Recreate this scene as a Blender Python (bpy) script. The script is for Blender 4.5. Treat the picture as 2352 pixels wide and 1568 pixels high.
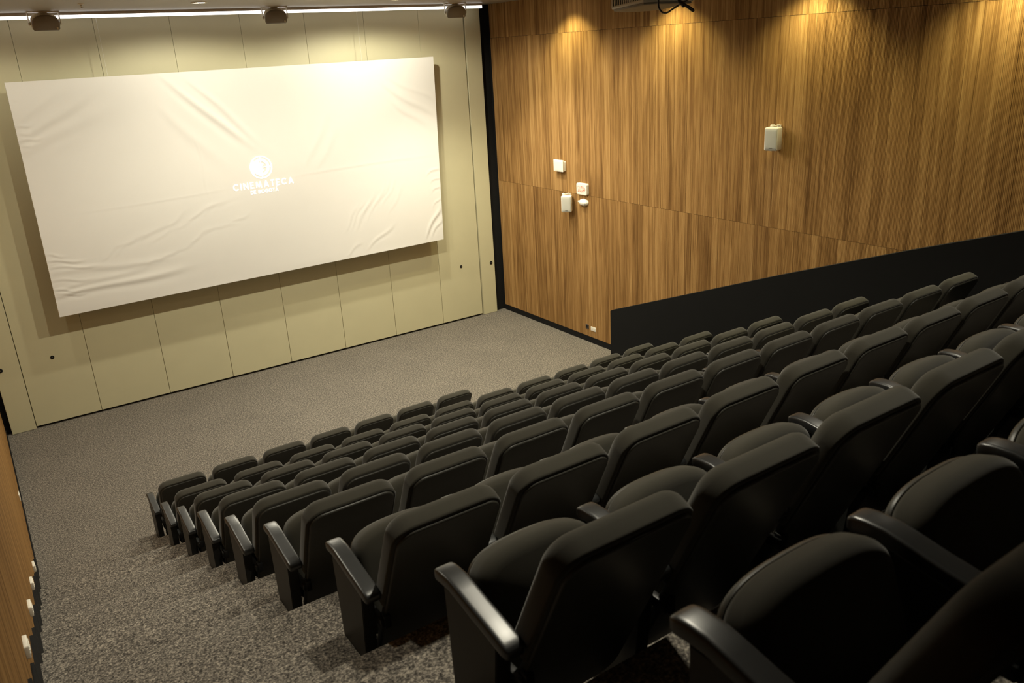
import bpy, bmesh, math, random
import numpy as np
from mathutils import Vector, Matrix

for o in list(bpy.data.objects):
    bpy.data.objects.remove(o, do_unlink=True)
S = bpy.context.scene
C = S.collection
random.seed(7)
R = math.radians

# ------------------------------------------------------------------ camera
F_PX, YAW, PITCH, ROLL = 1875.9, 0.58142, 0.34447, -0.055826
CAM = Vector((0.0888, -13.4868, 5.0510))
fw = Vector((math.sin(YAW) * math.cos(PITCH), math.cos(YAW) * math.cos(PITCH), -math.sin(PITCH)))
rt = Vector((math.cos(YAW), -math.sin(YAW), 0))
up = rt.cross(fw)
r2 = math.cos(ROLL) * rt + math.sin(ROLL) * up
u2 = -math.sin(ROLL) * rt + math.cos(ROLL) * up
cd = bpy.data.cameras.new('camera')
cam = bpy.data.objects.new('camera', cd)
C.objects.link(cam)
m = Matrix((r2, u2, -fw)).transposed().to_4x4()
m.translation = CAM
cam.matrix_world = m
cd.sensor_width = 36.0
cd.lens = F_PX / 2352 * 36.0
cd.clip_start = 0.02
cd.dof.use_dof = True
cd.dof.focus_distance = 9.0
cd.dof.aperture_fstop = 5.0
S.camera = cam

# ------------------------------------------------------------------ world, exposure
w = bpy.data.worlds.new('world')
S.world = w
w.use_nodes = True
w.node_tree.nodes['Background'].inputs[0].default_value = (0.0, 0.0, 0.0, 1)
w.node_tree.nodes['Background'].inputs[1].default_value = 0.0
S.view_settings.view_transform = 'Standard'
S.view_settings.look = 'None'
S.view_settings.gamma = 1.0
S.view_settings.use_curve_mapping = False
S.view_settings.exposure = 0.95

# lamp settings (the lamps themselves are built with their fixtures below)
COL_FRONT = (1.0, 0.94, 0.76)
COL_WASH = (1.0, 0.92, 0.47)
COL_HOUSE = (1.0, 0.93, 0.74)
W_FRONT, W_WASH, W_HOUSE = 112.0, 85.0, 80.0
LED_STRENGTH = 1.3

# ------------------------------------------------------------------ room numbers
XL, XR = -0.15, 8.843
ZC = 5.82
YB = -16.0
ZT, ZM, ZLOW = 5.24, 2.638, 0.1125
ROW_Y = [-4.555, -5.554, -6.553, -7.5445, -8.532, -9.519, -10.533, -11.55, -12.555]
ROW_Z = [0.0, 0.346, 0.767, 1.196, 1.628, 2.063, 2.480, 2.910, 3.361, 3.795]
XC1, CP = 1.3393, 0.56
TIER_X1 = 7.36

# ------------------------------------------------------------------ materials
def new_mat(name):
    mt = bpy.data.materials.new(name)
    mt.use_nodes = True
    return mt, mt.node_tree.nodes, mt.node_tree.links, mt.node_tree.nodes['Principled BSDF']

def mat(name, col, rough=0.5, metal=0.0, spec=0.5, noise=0.0, nscale=40.0, bump=0.0, coat=0.0):
    mt, n, l, b = new_mat(name)
    b.inputs['Roughness'].default_value = rough
    b.inputs['Metallic'].default_value = metal
    b.inputs['Specular IOR Level'].default_value = spec
    b.inputs['Coat Weight'].default_value = coat
    tc = n.new('ShaderNodeTexCoord')
    nz = n.new('ShaderNodeTexNoise')
    nz.inputs['Scale'].default_value = nscale
    nz.inputs['Detail'].default_value = 4
    l.new(tc.outputs['Object'], nz.inputs['Vector'])
    mx = n.new('ShaderNodeMix'); mx.data_type = 'RGBA'
    mx.inputs[6].default_value = (*[c * (1 - noise) for c in col], 1)
    mx.inputs[7].default_value = (*[min(1, c * (1 + noise)) for c in col], 1)
    l.new(nz.outputs['Fac'], mx.inputs[0])
    l.new(mx.outputs[2], b.inputs['Base Color'])
    if bump:
        bp = n.new('ShaderNodeBump')
        bp.inputs['Strength'].default_value = bump
        bp.inputs['Distance'].default_value = 0.002
        l.new(nz.outputs['Fac'], bp.inputs['Height'])
        l.new(bp.outputs['Normal'], b.inputs['Normal'])
    return mt

def emit(name, col, strength):
    mt, n, l, b = new_mat(name)
    b.inputs['Base Color'].default_value = (*col, 1)
    b.inputs['Emission Color'].default_value = (*col, 1)
    b.inputs['Emission Strength'].default_value = strength
    return mt

def wood_mat(name):
    mt, n, l, b = new_mat(name)
    b.inputs['Roughness'].default_value = 0.75
    b.inputs['Specular IOR Level'].default_value = 0.08
    g = n.new('ShaderNodeNewGeometry')
    oi = n.new('ShaderNodeObjectInfo')
    sep = n.new('ShaderNodeSeparateXYZ'); l.new(g.outputs['Position'], sep.inputs[0])
    # offset the grain of each plank by its own random number
    mul = n.new('ShaderNodeMath'); mul.operation = 'MULTIPLY'; mul.inputs[1].default_value = 37.0
    l.new(oi.outputs['Random'], mul.inputs[0])
    def vec(sx, sy, sz):
        cb = n.new('ShaderNodeCombineXYZ')
        for i, (o, s) in enumerate((('X', sx), ('Y', sy), ('Z', sz))):
            mm = n.new('ShaderNodeMath'); mm.operation = 'MULTIPLY'; mm.inputs[1].default_value = s
            l.new(sep.outputs[o], mm.inputs[0]); 
            if o == 'Z':
                aa = n.new('ShaderNodeMath'); aa.operation = 'ADD'
                l.new(mm.outputs[0], aa.inputs[0]); l.new(mul.outputs[0], aa.inputs[1])
                l.new(aa.outputs[0], cb.inputs[i])
            else:
                l.new(mm.outputs[0], cb.inputs[i])
        return cb
    n1 = n.new('ShaderNodeTexNoise'); n1.inputs['Scale'].default_value = 1; n1.inputs['Detail'].default_value = 5
    n1.inputs['Roughness'].default_value = 0.6; n1.inputs['Distortion'].default_value = 0.6
    l.new(vec(22, 22, 0.55).outputs[0], n1.inputs['Vector'])
    n2 = n.new('ShaderNodeTexNoise'); n2.inputs['Scale'].default_value = 1; n2.inputs['Detail'].default_value = 3
    l.new(vec(110, 110, 2.2).outputs[0], n2.inputs['Vector'])
    n3 = n.new('ShaderNodeTexNoise'); n3.inputs['Scale'].default_value = 1; n3.inputs['Detail'].default_value = 2
    n3.inputs['Distortion'].default_value = 1.0
    l.new(vec(9, 9, 1.1).outputs[0], n3.inputs['Vector'])
    def ma(op, a, bb, c=None):
        q = n.new('ShaderNodeMath'); q.operation = op
        for i, v in enumerate((a, bb, c)):
            if v is None: continue
            if isinstance(v, (int, float)): q.inputs[i].default_value = v
            else: l.new(v, q.inputs[i])
        return q.outputs[0]
    s = ma('MULTIPLY_ADD', n1.outputs['Fac'], 0.9, ma('MULTIPLY', n2.outputs['Fac'], 0.35))
    s = ma('ADD', s, ma('MULTIPLY', n3.outputs['Fac'], 0.35))
    s = ma('ADD', s, ma('MULTIPLY', oi.outputs['Random'], 0.16))
    s = ma('SUBTRACT', s, 0.30)
    cr = n.new('ShaderNodeValToRGB')
    e = cr.color_ramp.elements
    e[0].position = 0.28; e[0].color = (0.118, 0.056, 0.018, 1)
    e[1].position = 0.78; e[1].color = (0.44, 0.262, 0.100, 1)
    k = cr.color_ramp.elements.new(0.46); k.color = (0.225, 0.119, 0.040, 1)
    k = cr.color_ramp.elements.new(0.60); k.color = (0.322, 0.178, 0.063, 1)
    l.new(s, cr.inputs[0])
    l.new(cr.outputs[0], b.inputs['Base Color'])
    bp = n.new('ShaderNodeBump'); bp.inputs['Strength'].default_value = 0.15; bp.inputs['Distance'].default_value = 0.001
    l.new(n2.outputs['Fac'], bp.inputs['Height']); l.new(bp.outputs['Normal'], b.inputs['Normal'])
    return mt

def carpet_mat(name):
    mt, n, l, b = new_mat(name)
    b.inputs['Roughness'].default_value = 0.95
    b.inputs['Specular IOR Level'].default_value = 0.1
    g = n.new('ShaderNodeNewGeometry')
    n0 = n.new('ShaderNodeTexNoise'); n0.inputs['Scale'].default_value = 92; n0.inputs['Detail'].default_value = 3
    n0.inputs['Roughness'].default_value = 0.65
    n1 = n.new('ShaderNodeTexNoise'); n1.inputs['Scale'].default_value = 40; n1.inputs['Detail'].default_value = 3
    n1.inputs['Roughness'].default_value = 0.6
    n2 = n.new('ShaderNodeTexNoise'); n2.inputs['Scale'].default_value = 1.5; n2.inputs['Detail'].default_value = 3
    for x in (n0, n1, n2): l.new(g.outputs['Position'], x.inputs['Vector'])
    a = n.new('ShaderNodeMath'); a.operation = 'MULTIPLY_ADD'; a.inputs[1].default_value = 0.62
    l.new(n0.outputs['Fac'], a.inputs[0])
    c = n.new('ShaderNodeMath'); c.operation = 'MULTIPLY'; c.inputs[1].default_value = 0.30
    l.new(n1.outputs['Fac'], c.inputs[0]); l.new(c.outputs[0], a.inputs[2])
    d = n.new('ShaderNodeMath'); d.operation = 'MULTIPLY_ADD'; d.inputs[1].default_value = 0.03
    l.new(n2.outputs['Fac'], d.inputs[0]); l.new(a.outputs[0], d.inputs[2])
    cr = n.new('ShaderNodeValToRGB'); e = cr.color_ramp.elements
    e[0].position = 0.365; e[0].color = (0.040, 0.036, 0.032, 1)
    e[1].position = 0.615; e[1].color = (0.43, 0.385, 0.32, 1)
    k = e.new(0.475); k.color = (0.145, 0.130, 0.113, 1)
    l.new(d.outputs[0], cr.inputs[0]); l.new(cr.outputs[0], b.inputs['Base Color'])
    bp = n.new('ShaderNodeBump'); bp.inputs['Strength'].default_value = 0.6; bp.inputs['Distance'].default_value = 0.004
    l.new(a.outputs[0], bp.inputs['Height']); l.new(bp.outputs['Normal'], b.inputs['Normal'])
    return mt

def fabric_mat(name, col, sheen=0.3):
    mt, n, l, b = new_mat(name)
    b.inputs['Roughness'].default_value = 0.9
    b.inputs['Specular IOR Level'].default_value = 0.15
    b.inputs['Sheen Weight'].default_value = sheen
    b.inputs['Sheen Roughness'].default_value = 0.5
    tc = n.new('ShaderNodeTexCoord')
    nz = n.new('ShaderNodeTexNoise'); nz.inputs['Scale'].default_value = 450; nz.inputs['Detail'].default_value = 2
    n2 = n.new('ShaderNodeTexNoise'); n2.inputs['Scale'].default_value = 9; n2.inputs['Detail'].default_value = 3
    l.new(tc.outputs['Object'], nz.inputs['Vector']); l.new(tc.outputs['Object'], n2.inputs['Vector'])
    mx = n.new('ShaderNodeMix'); mx.data_type = 'RGBA'
    mx.inputs[6].default_value = (*[c * 0.75 for c in col], 1)
    mx.inputs[7].default_value = (*[c * 1.25 for c in col], 1)
    ad = n.new('ShaderNodeMath'); ad.operation = 'MULTIPLY_ADD'; ad.inputs[1].default_value = 0.5
    hl = n.new('ShaderNodeMath'); hl.operation = 'MULTIPLY'; hl.inputs[1].default_value = 0.5
    l.new(n2.outputs['Fac'], hl.inputs[0]); l.new(nz.outputs['Fac'], ad.inputs[0]); l.new(hl.outputs[0], ad.inputs[2])
    l.new(ad.outputs[0], mx.inputs[0]); l.new(mx.outputs[2], b.inputs['Base Color'])
    bp = n.new('ShaderNodeBump'); bp.inputs['Strength'].default_value = 0.25; bp.inputs['Distance'].default_value = 0.001
    l.new(nz.outputs['Fac'], bp.inputs['Height']); l.new(bp.outputs['Normal'], b.inputs['Normal'])
    return mt

M = {
    'wood': wood_mat('walnut_veneer'),
    'carpet': carpet_mat('speckled_carpet'),
    'panel': mat('cream_panel_laminate', (0.57, 0.53, 0.345), 0.55, noise=0.05, nscale=2.5),
    'panel_edge': mat('panel_edge_strip', (0.62, 0.55, 0.40), 0.5, noise=0.03),
    'black': mat('black_paint', (0.010, 0.010, 0.010), 0.8, spec=0.15, noise=0.2),
    'blackfelt': fabric_mat('black_wall_carpet', (0.0065, 0.0065, 0.0062), 0.03),
    'ceiling': mat('ceiling_paint', (0.30, 0.255, 0.20), 0.45, noise=0.05, nscale=3),
    'ledbody': mat('led_channel', (0.55, 0.50, 0.44), 0.4, noise=0.03),
    'led': emit('led_diffuser', (1.0, 0.98, 0.95), LED_STRENGTH),
    'lamp': emit('downlight_lens', (1.0, 0.93, 0.75), 12.0),
    'screen': mat('screen_fabric', (0.765, 0.745, 0.705), 0.8, noise=0.015, nscale=3, spec=0.2),
    'logo': emit('projected_logo_light', (0.95, 0.94, 0.92), 0.35),
    'fabric': fabric_mat('charcoal_upholstery', (0.041, 0.0375, 0.028), 0.2),
    'shell': mat('black_back_shell', (0.042, 0.040, 0.033), 0.42, noise=0.15, nscale=500, spec=0.4),
    'arm': mat('black_armrest_plastic', (0.020, 0.021, 0.022), 0.34, noise=0.15, nscale=15, spec=0.7),
    'side': mat('black_side_panel', (0.024, 0.0245, 0.023), 0.5, noise=0.15, nscale=30, spec=0.35),
    'metal': mat('dark_bracket_metal', (0.03, 0.03, 0.03), 0.4, metal=0.6, noise=0.1),
    'white': mat('white_plastic', (0.78, 0.74, 0.64), 0.4, noise=0.03),
    'grille': mat('speaker_grille', (0.52, 0.51, 0.45), 0.6, noise=0.12, nscale=600, bump=0.3),
    'greygrille': mat('grey_speaker_grille', (0.22, 0.19, 0.15), 0.5, noise=0.1, nscale=500, bump=0.3),
    'red': mat('red_lettering', (0.55, 0.10, 0.03), 0.5, noise=0.03),
    'greyplate': mat('dark_socket_plate', (0.06, 0.05, 0.045), 0.5, noise=0.1),
    'badge': mat('badge_grey', (0.22, 0.22, 0.2), 0.4, noise=0.1),
    'brass': mat('latch_metal', (0.25, 0.22, 0.16), 0.35, metal=0.8, noise=0.05),
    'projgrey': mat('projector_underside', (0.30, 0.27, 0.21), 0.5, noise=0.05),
    'cable': mat('black_cable', (0.02, 0.018, 0.015), 0.5, noise=0.1),
    'wire': mat('steel_wire', (0.7, 0.68, 0.6), 0.4, noise=0.05),
    'chrome': mat('chrome', (0.6, 0.57, 0.5), 0.2, metal=1.0, noise=0.03),
}

# ------------------------------------------------------------------ mesh helpers
def link(name, me, mt=None, parent=None, smooth=None):
    o = bpy.data.objects.new(name, me)
    C.objects.link(o)
    if mt is not None and me is not None and not me.materials:
        me.materials.append(M[mt] if isinstance(mt, str) else mt)
    if parent is not None:
        o.parent = parent
    if smooth is not None and me is not None:
        me.shade_smooth() if smooth else me.shade_flat()
    return o

def auto_smooth(me, deg=35):
    me.shade_smooth()
    bm = bmesh.new(); bm.from_mesh(me)
    for e in bm.edges:
        if len(e.link_faces) == 2 and e.calc_face_angle() > R(deg):
            e.smooth = False
    bm.to_mesh(me); bm.free()

def from_bm(bm, name, smooth_deg=None):
    me = bpy.data.meshes.new(name)
    bmesh.ops.recalc_face_normals(bm, faces=bm.faces)
    bm.to_mesh(me); bm.free()
    if smooth_deg is not None:
        auto_smooth(me, smooth_deg)
    return me

def bm_box(bm, lo, hi, bevel=0.0, seg=2, mtx=None):
    r = bmesh.ops.create_cube(bm, size=1.0)
    vs = r['verts']
    c = [(a + b) / 2 for a, b in zip(lo, hi)]
    s = [abs(b - a) for a, b in zip(lo, hi)]
    for v in vs:
        v.co = Vector((c[0] + v.co.x * s[0], c[1] + v.co.y * s[1], c[2] + v.co.z * s[2]))
    if bevel > 0:
        es = list({e for v in vs for e in v.link_edges})
        rr = bmesh.ops.bevel(bm, geom=es, offset=bevel, segments=seg, profile=0.5, affect='EDGES')
        vs = list({v for f in rr['faces'] for v in f.verts} | {v for v in vs if v.is_valid})
    if mtx is not None:
        for v in vs: v.co = mtx @ v.co
    return vs

def box(name, lo, hi, mt, parent=None, bevel=0.0, seg=2, mtx=None):
    bm = bmesh.new(); bm_box(bm, lo, hi, bevel, seg, mtx)
    return link(name, from_bm(bm, name, 40 if bevel else None), mt, parent)

def rrect(w, h, r, n=6, top=None):
    """rounded rectangle outline, centred in x, from z=0 to h; `top` = separate radius of the upper corners"""
    pts = []
    rt_ = r if top is None else top
    for cx, cz, rad, a0 in ((w / 2 - r, r, r, -90), (w / 2 - rt_, h - rt_, rt_, 0), (-w / 2 + rt_, h - rt_, rt_, 90), (-w / 2 + r, r, r, 180)):
        for i in range(n + 1):
            a = R(a0 + 90 * i / n)
            pts.append((cx + rad * math.cos(a), cz + rad * math.sin(a)))
    return pts

def slab(outline, th, rad_f, rad_b, seg=4, crown=0.0):
    """solid with the given (x,z) outline between depth 0 (front, +) and -th, edges rounded; returns verts, faces in (x, d, z)"""
    P = np.array(outline, float)
    n = len(P)
    area = 0.5 * np.sum(P[:, 0] * np.roll(P[:, 1], -1) - np.roll(P[:, 0], -1) * P[:, 1])
    if area < 0: P = P[::-1]
    nxt, prv = np.roll(P, -1, 0), np.roll(P, 1, 0)
    t = nxt - prv; t /= np.linalg.norm(t, axis=1)[:, None] + 1e-12
    nin = np.stack([-t[:, 1], t[:, 0]], 1)
    rings = []
    for k in range(seg + 1):
        a = R(90 * k / seg)
        rings.append((rad_f * (1 - math.sin(a)), -rad_f * (1 - math.cos(a))))
    for k in range(seg + 1):
        a = R(90 * k / seg)
        rings.append((rad_b * (1 - math.cos(a)), -th + rad_b * (1 - math.sin(a))))
    verts, faces = [], []
    cen = P.mean(0)
    for ins, d in rings:
        Q = P + nin * ins
        for x, z in Q: verts.append((x, d, z))
    for k in range(len(rings) - 1):
        for i in range(n):
            a, b = k * n + i, k * n + (i + 1) % n
            faces.append((a, b, b + n, a + n))
    # caps: inner rings shrunk toward the centre, with an optional crown
    def cap(base, d0, sgn, cr):
        prev = base
        Q0 = np.array([(verts[base + i][0], verts[base + i][2]) for i in range(n)])
        for f in (0.75, 0.45, 0.18):
            Q = cen + (Q0 - cen) * f
            st = len(verts)
            for x, z in Q: verts.append((x, d0 + sgn * cr * (1 - f * f), z))
            for i in range(n):
                a, b, c, e = prev + i, prev + (i + 1) % n, st + (i + 1) % n, st + i
                faces.append((a, e, c, b) if sgn > 0 else (a, b, c, e))
            prev = st
        st = len(verts); verts.append((cen[0], d0 + sgn * cr, cen[1]))
        for i in range(n):
            faces.append((prev + i, st, prev + (i + 1) % n) if sgn > 0 else (prev + i, prev + (i + 1) % n, st))
    cap(0, 0.0, 1, crown)
    cap((len(rings) - 1) * n, -th, -1, 0.0)
    return verts, faces

def slab_mesh(name, outline, th, rf, rb, frame, seg=4, crown=0.0, smooth=50):
    """frame = (origin, ex, ed, ez)"""
    v, f = slab(outline, th, rf, rb, seg, crown)
    o, ex, ed, ez = [Vector(a) for a in frame]
    me = bpy.data.meshes.new(name)
    me.from_pydata([tuple(o + ex * a + ed * b + ez * c) for a, b, c in v], [], f)
    bm = bmesh.new(); bm.from_mesh(me); bmesh.ops.recalc_face_normals(bm, faces=bm.faces); bm.to_mesh(me); bm.free()
    auto_smooth(me, smooth)
    return me

def tube_mesh(name, pts, rad, n=8, closed=False):
    pts = [Vector(p) for p in pts]
    verts, faces = [], []
    prevn = None
    for i, p in enumerate(pts):
        a = pts[max(0, i - 1)]; b = pts[min(len(pts) - 1, i + 1)]
        t = (b - a).normalized()
        if prevn is None:
            prevn = t.orthogonal().normalized()
        nn = (prevn - t * prevn.dot(t)).normalized(); prevn = nn
        bb = t.cross(nn)
        for k in range(n):
            an = 2 * math.pi * k / n
            verts.append(tuple(p + (nn * math.cos(an) + bb * math.sin(an)) * rad))
    for i in range(len(pts) - 1):
        for k in range(n):
            a = i * n + k; b = i * n + (k + 1) % n
            faces.append((a, b, b + n, a + n))
    faces.append(tuple(range(n))[::-1]); faces.append(tuple((len(pts) - 1) * n + k for k in range(n)))
    me = bpy.data.meshes.new(name); me.from_pydata(verts, [], faces)
    auto_smooth(me, 60)
    return me

def spline(pts, sub=6):
    """Catmull-Rom through the points"""
    P = [Vector(p) for p in pts]; out = []
    for i in range(len(P) - 1):
        p0, p1, p2, p3 = P[max(0, i - 1)], P[i], P[i + 1], P[min(len(P) - 1, i + 2)]
        for k in range(sub):
            t = k / sub
            out.append(0.5 * ((2 * p1) + (p2 - p0) * t + (2 * p0 - 5 * p1 + 4 * p2 - p3) * t * t + (3 * p1 - p0 - 3 * p2 + p3) * t ** 3))
    out.append(P[-1]); return out

def lathe_mesh(name, prof, n=24, axis='z'):
    verts, faces = [], []
    for r_, z in prof:
        for k in range(n):
            a = 2 * math.pi * k / n
            c, s = r_ * math.cos(a), r_ * math.sin(a)
            verts.append((c, s, z) if axis == 'z' else ((z, c, s) if axis == 'x' else (c, z, s)))
    for i in range(len(prof) - 1):
        for k in range(n):
            a = i * n + k; b = i * n + (k + 1) % n
            faces.append((a, b, b + n, a + n))
    faces.append(tuple(range(n))[::-1]); faces.append(tuple((len(prof) - 1) * n + k for k in range(n)))
    me = bpy.data.meshes.new(name); me.from_pydata(verts, [], faces)
    bm = bmesh.new(); bm.from_mesh(me); bmesh.ops.remove_doubles(bm, verts=bm.verts, dist=1e-6)
    bmesh.ops.recalc_face_normals(bm, faces=bm.faces); bm.to_mesh(me); bm.free()
    auto_smooth(me, 40)
    return me

def empty(name, loc=(0, 0, 0), rotz=0.0):
    o = bpy.data.objects.new(name, None)
    o.empty_display_size = 0.1
    C.objects.link(o); o.location = loc; o.rotation_euler = (0, 0, rotz)
    return o

def tag(o, label, cat, group=None):
    o['label'] = label; o['category'] = cat
    if group: o['group'] = group
    return o

def struct(o, label=None):
    o['kind'] = 'structure'
    if label: o['label'] = label
    return o

def text_mesh(name, body, width, height, spacing=1.0, offset=0.0, ext=0.001):
    cu = bpy.data.curves.new(name, 'FONT')
    cu.body = body; cu.space_character = spacing; cu.offset = offset; cu.extrude = 0.0
    cu.resolution_u = 4
    to = bpy.data.objects.new(name + '_tmp', cu); C.objects.link(to)
    bpy.context.view_layer.update()
    dg = bpy.context.evaluated_depsgraph_get()
    me = bpy.data.meshes.new_from_object(to.evaluated_get(dg))
    bpy.data.objects.remove(to, do_unlink=True)
    co = np.array([v.co for v in me.vertices])
    lo, hi = co.min(0), co.max(0)
    sx = width / (hi[0] - lo[0]); sz = height / (hi[1] - lo[1])
    for v in me.vertices:
        v.co = Vector(((v.co.x - (lo[0] + hi[0]) / 2) * sx, (v.co.y - lo[1]) * sz, 0))
    bm = bmesh.new(); bm.from_mesh(me)
    r_ = bmesh.ops.extrude_face_region(bm, geom=bm.faces[:])
    for e in r_['geom']:
        if isinstance(e, bmesh.types.BMVert): e.co.z += ext
    bmesh.ops.recalc_face_normals(bm, faces=bm.faces)
    bm.to_mesh(me); bm.free(); me.name = name
    me.materials.clear()
    return me

# ------------------------------------------------------------------ floor, tiers and aisle steps
floor = struct(box('floor', (XL - 0.1, YB, -0.2), (XR + 0.2, 0.3, 0.0), 'carpet'))
edges_y = [None, None] + [ROW_Y[r - 2] - 0.48 for r in range(2, 11)]     # front edge of tier r (2..10)
for r in range(2, 11):
    y1 = edges_y[r]
    y0 = edges_y[r + 1] if r < 10 else YB
    box('tier', (XL, y0 - (0.0 if r == 10 else 0.001), 0.0), (TIER_X1, y1, ROW_Z[r - 1]), 'carpet', floor, bevel=0.012)
for r in range(1, 10):
    zh = (ROW_Z[r - 1] + ROW_Z[r]) / 2
    box('aisle_step', (XL, edges_y[r + 1] + 0.0005, ROW_Z[r - 1] - 0.001), (1.034, ROW_Y[r - 1] - 0.06, zh), 'carpet', floor, bevel=0.012)

# ------------------------------------------------------------------ ceiling, back wall
struct(box('ceiling', (XL - 0.2, YB, ZC), (XR + 0.2, 0.3, ZC + 0.15), 'ceiling'))
struct(box('wall_back', (XL - 0.2, YB - 0.2, -0.2), (XR + 0.2, YB, ZC + 0.15), 'wood'))

# ------------------------------------------------------------------ front wall of movable panels
wf = struct(box('wall_front', (XL - 0.2, 0.065, -0.2), (XR + 0.2, 0.3, ZC + 0.1), 'black'))
JX = [0.256] + [1.1707 + 1.0339 * i for i in range(7)] + [8.2927]
knob_mesh = lathe_mesh('latch', [(0.0, 0.0), (0.032, 0.0), (0.034, -0.006), (0.028, -0.010), (0.018, -0.010), (0.016, -0.004), (0.0, -0.004)], 20, 'y')
knob_mesh.materials.append(M['black'])
pin_mesh = lathe_mesh('latch_pin', [(0.0, -0.003), (0.011, -0.003), (0.010, -0.009), (0.0, -0.010)], 14, 'y')
pin_mesh.materials.append(M['brass'])
def add_knob(parent, x, z, y, s=1.0):
    k = link('latch', knob_mesh, None, parent); k.location = (x, y, z); k.scale = (s, 1, s)
    p = link('latch_pin', pin_mesh, None, k)
for i in range(8):
    x0, x1 = JX[i] + 0.0018, JX[i + 1] - 0.0018
    if i == 7: x1 -= 0.008
    p = box('wall_panel', (x0, 0.0, 0.035), (x1, 0.06, ZC - 0.002), 'panel', wf, bevel=0.003, seg=1)
    if i == 0: add_knob(p, 0.685, 1.049, 0.0, 0.8)
    if i == 7: add_knob(p, 7.86, 1.088, 0.0, 0.8)
pl = box('end_panel', (-0.075, -0.012, 0.004), (0.250, 0.06, ZC - 0.002), 'panel', wf, bevel=0.003, seg=1)
add_knob(pl, -0.006, 1.017, -0.012)
pr = box('end_panel', (8.305, -0.012, 0.004), (8.630, 0.06, ZC - 0.002), 'panel', wf, bevel=0.003, seg=1)
add_knob(pr, 8.548, 1.038, -0.012)

# ------------------------------------------------------------------ right wall: grooved walnut planks in three bands
PW, NF = 0.128, 8
def plank_mesh(h):
    f = PW / NF
    prof = [(0.0005, 0.012)]
    for k in range(NF):
        a = 0.0005 + k * (PW - 0.001) / NF
        b = a + (PW - 0.001) / NF
        prof += [(a + 0.0021, 0.0), (b - 0.0021, 0.0), (b, 0.0036)] if k < NF - 1 else [(a + 0.0021, 0.0), (b - 0.0021, 0.0), (b, 0.012)]
    v, fc = [], []
    for y, x in prof:
        v += [(x, -y, 0.0), (x, -y, h)]
    for i in range(len(prof) - 1):
        fc.append((2 * i, 2 * i + 1, 2 * i + 3, 2 * i + 2))
    n = len(prof)
    fc.append(tuple(2 * i + 1 for i in range(n)))
    fc.append(tuple(2 * i for i in range(n))[::-1])
    me = bpy.data.meshes.new('plank'); me.from_pydata(v, [], fc)
    bm = bmesh.new(); bm.from_mesh(me); bmesh.ops.recalc_face_normals(bm, faces=bm.faces)
    bm.to_mesh(me); bm.free()
    # outward normals face -x
    if me.polygons[1].normal.x > 0: me.flip_normals()
    me.materials.append(M['wood']); return me
wr = struct(box('wall_right', (XR + 0.010, YB, -0.2), (XR + 0.2, 0.065, ZC + 0.1), 'black'))
bands = ((ZLOW, ZM - 0.002), (ZM + 0.002, ZT - 0.002), (ZT + 0.002, ZC))
for z0, z1 in bands:
    me = plank_mesh(z1 - z0)
    y = -0.002
    while y > -10.1:
        p = link('plank', me, None, wr); p.location = (XR, y, z0); y -= PW
y_end = y
box('rear_cladding', (XR, YB, ZLOW), (XR + 0.012, y_end, ZC), 'wood', wr)
struct(box('baseboard_right', (XR + 0.004, YB, 0.0), (XR + 0.012, 0.0, ZLOW - 0.001), 'black'))

# ------------------------------------------------------------------ left wall with stepped skirting
wl = struct(box('wall_left', (XL - 0.2, YB, -0.2), (XL, 0.065, ZC + 0.1), 'wood'))
bb = struct(box('baseboard_left', (XL, ROW_Y[0] - 0.06, 0.0), (XL + 0.012, -0.0, 0.10), 'black'))
for r in range(1, 10):
    zh = (ROW_Z[r - 1] + ROW_Z[r]) / 2
    yh, ye = ROW_Y[r - 1] - 0.06, edges_y[r + 1]
    box('skirting_step', (XL, ye, ROW_Z[r - 1]), (XL + 0.016, yh + 0.10, zh + 0.12), 'black', bb)
    yn = ROW_Y[r] - 0.06 if r < 9 else YB
    box('skirting_step', (XL, yn, zh), (XL + 0.016, ye + 0.10, ROW_Z[r] + 0.12), 'black', bb)

# ------------------------------------------------------------------ black partition at the right of the seats
px0, px1 = 7.40, 7.50
prof = [(-4.968, 0.0), (-4.968, 1.443), (-7.838, 2.521), (-9.257, 3.032), (-10.281, 3.380), (-15.9, 5.25), (-15.9, 0.0)]
bm = bmesh.new()
a = [bm.verts.new((px0, y, z)) for y, z in prof]; b_ = [bm.verts.new((px1, y, z)) for y, z in prof]
bm.faces.new(a); bm.faces.new(b_[::-1])
for i in range(len(prof)):
    j = (i + 1) % len(prof); bm.faces.new((a[i], a[j], b_[j], b_[i]))
bmesh.ops.bevel(bm, geom=[e for e in bm.edges if all(v.co.z > 0.5 for v in e.verts)], offset=0.008, segments=2, affect='EDGES')
pt = link('wall_partition', from_bm(bm, 'wall_partition'), 'blackfelt'); struct(pt)
box('kick_plate', (7.36, -15.9, 0.0), (7.40, -4.99, 0.36), 'black', pt)

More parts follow.
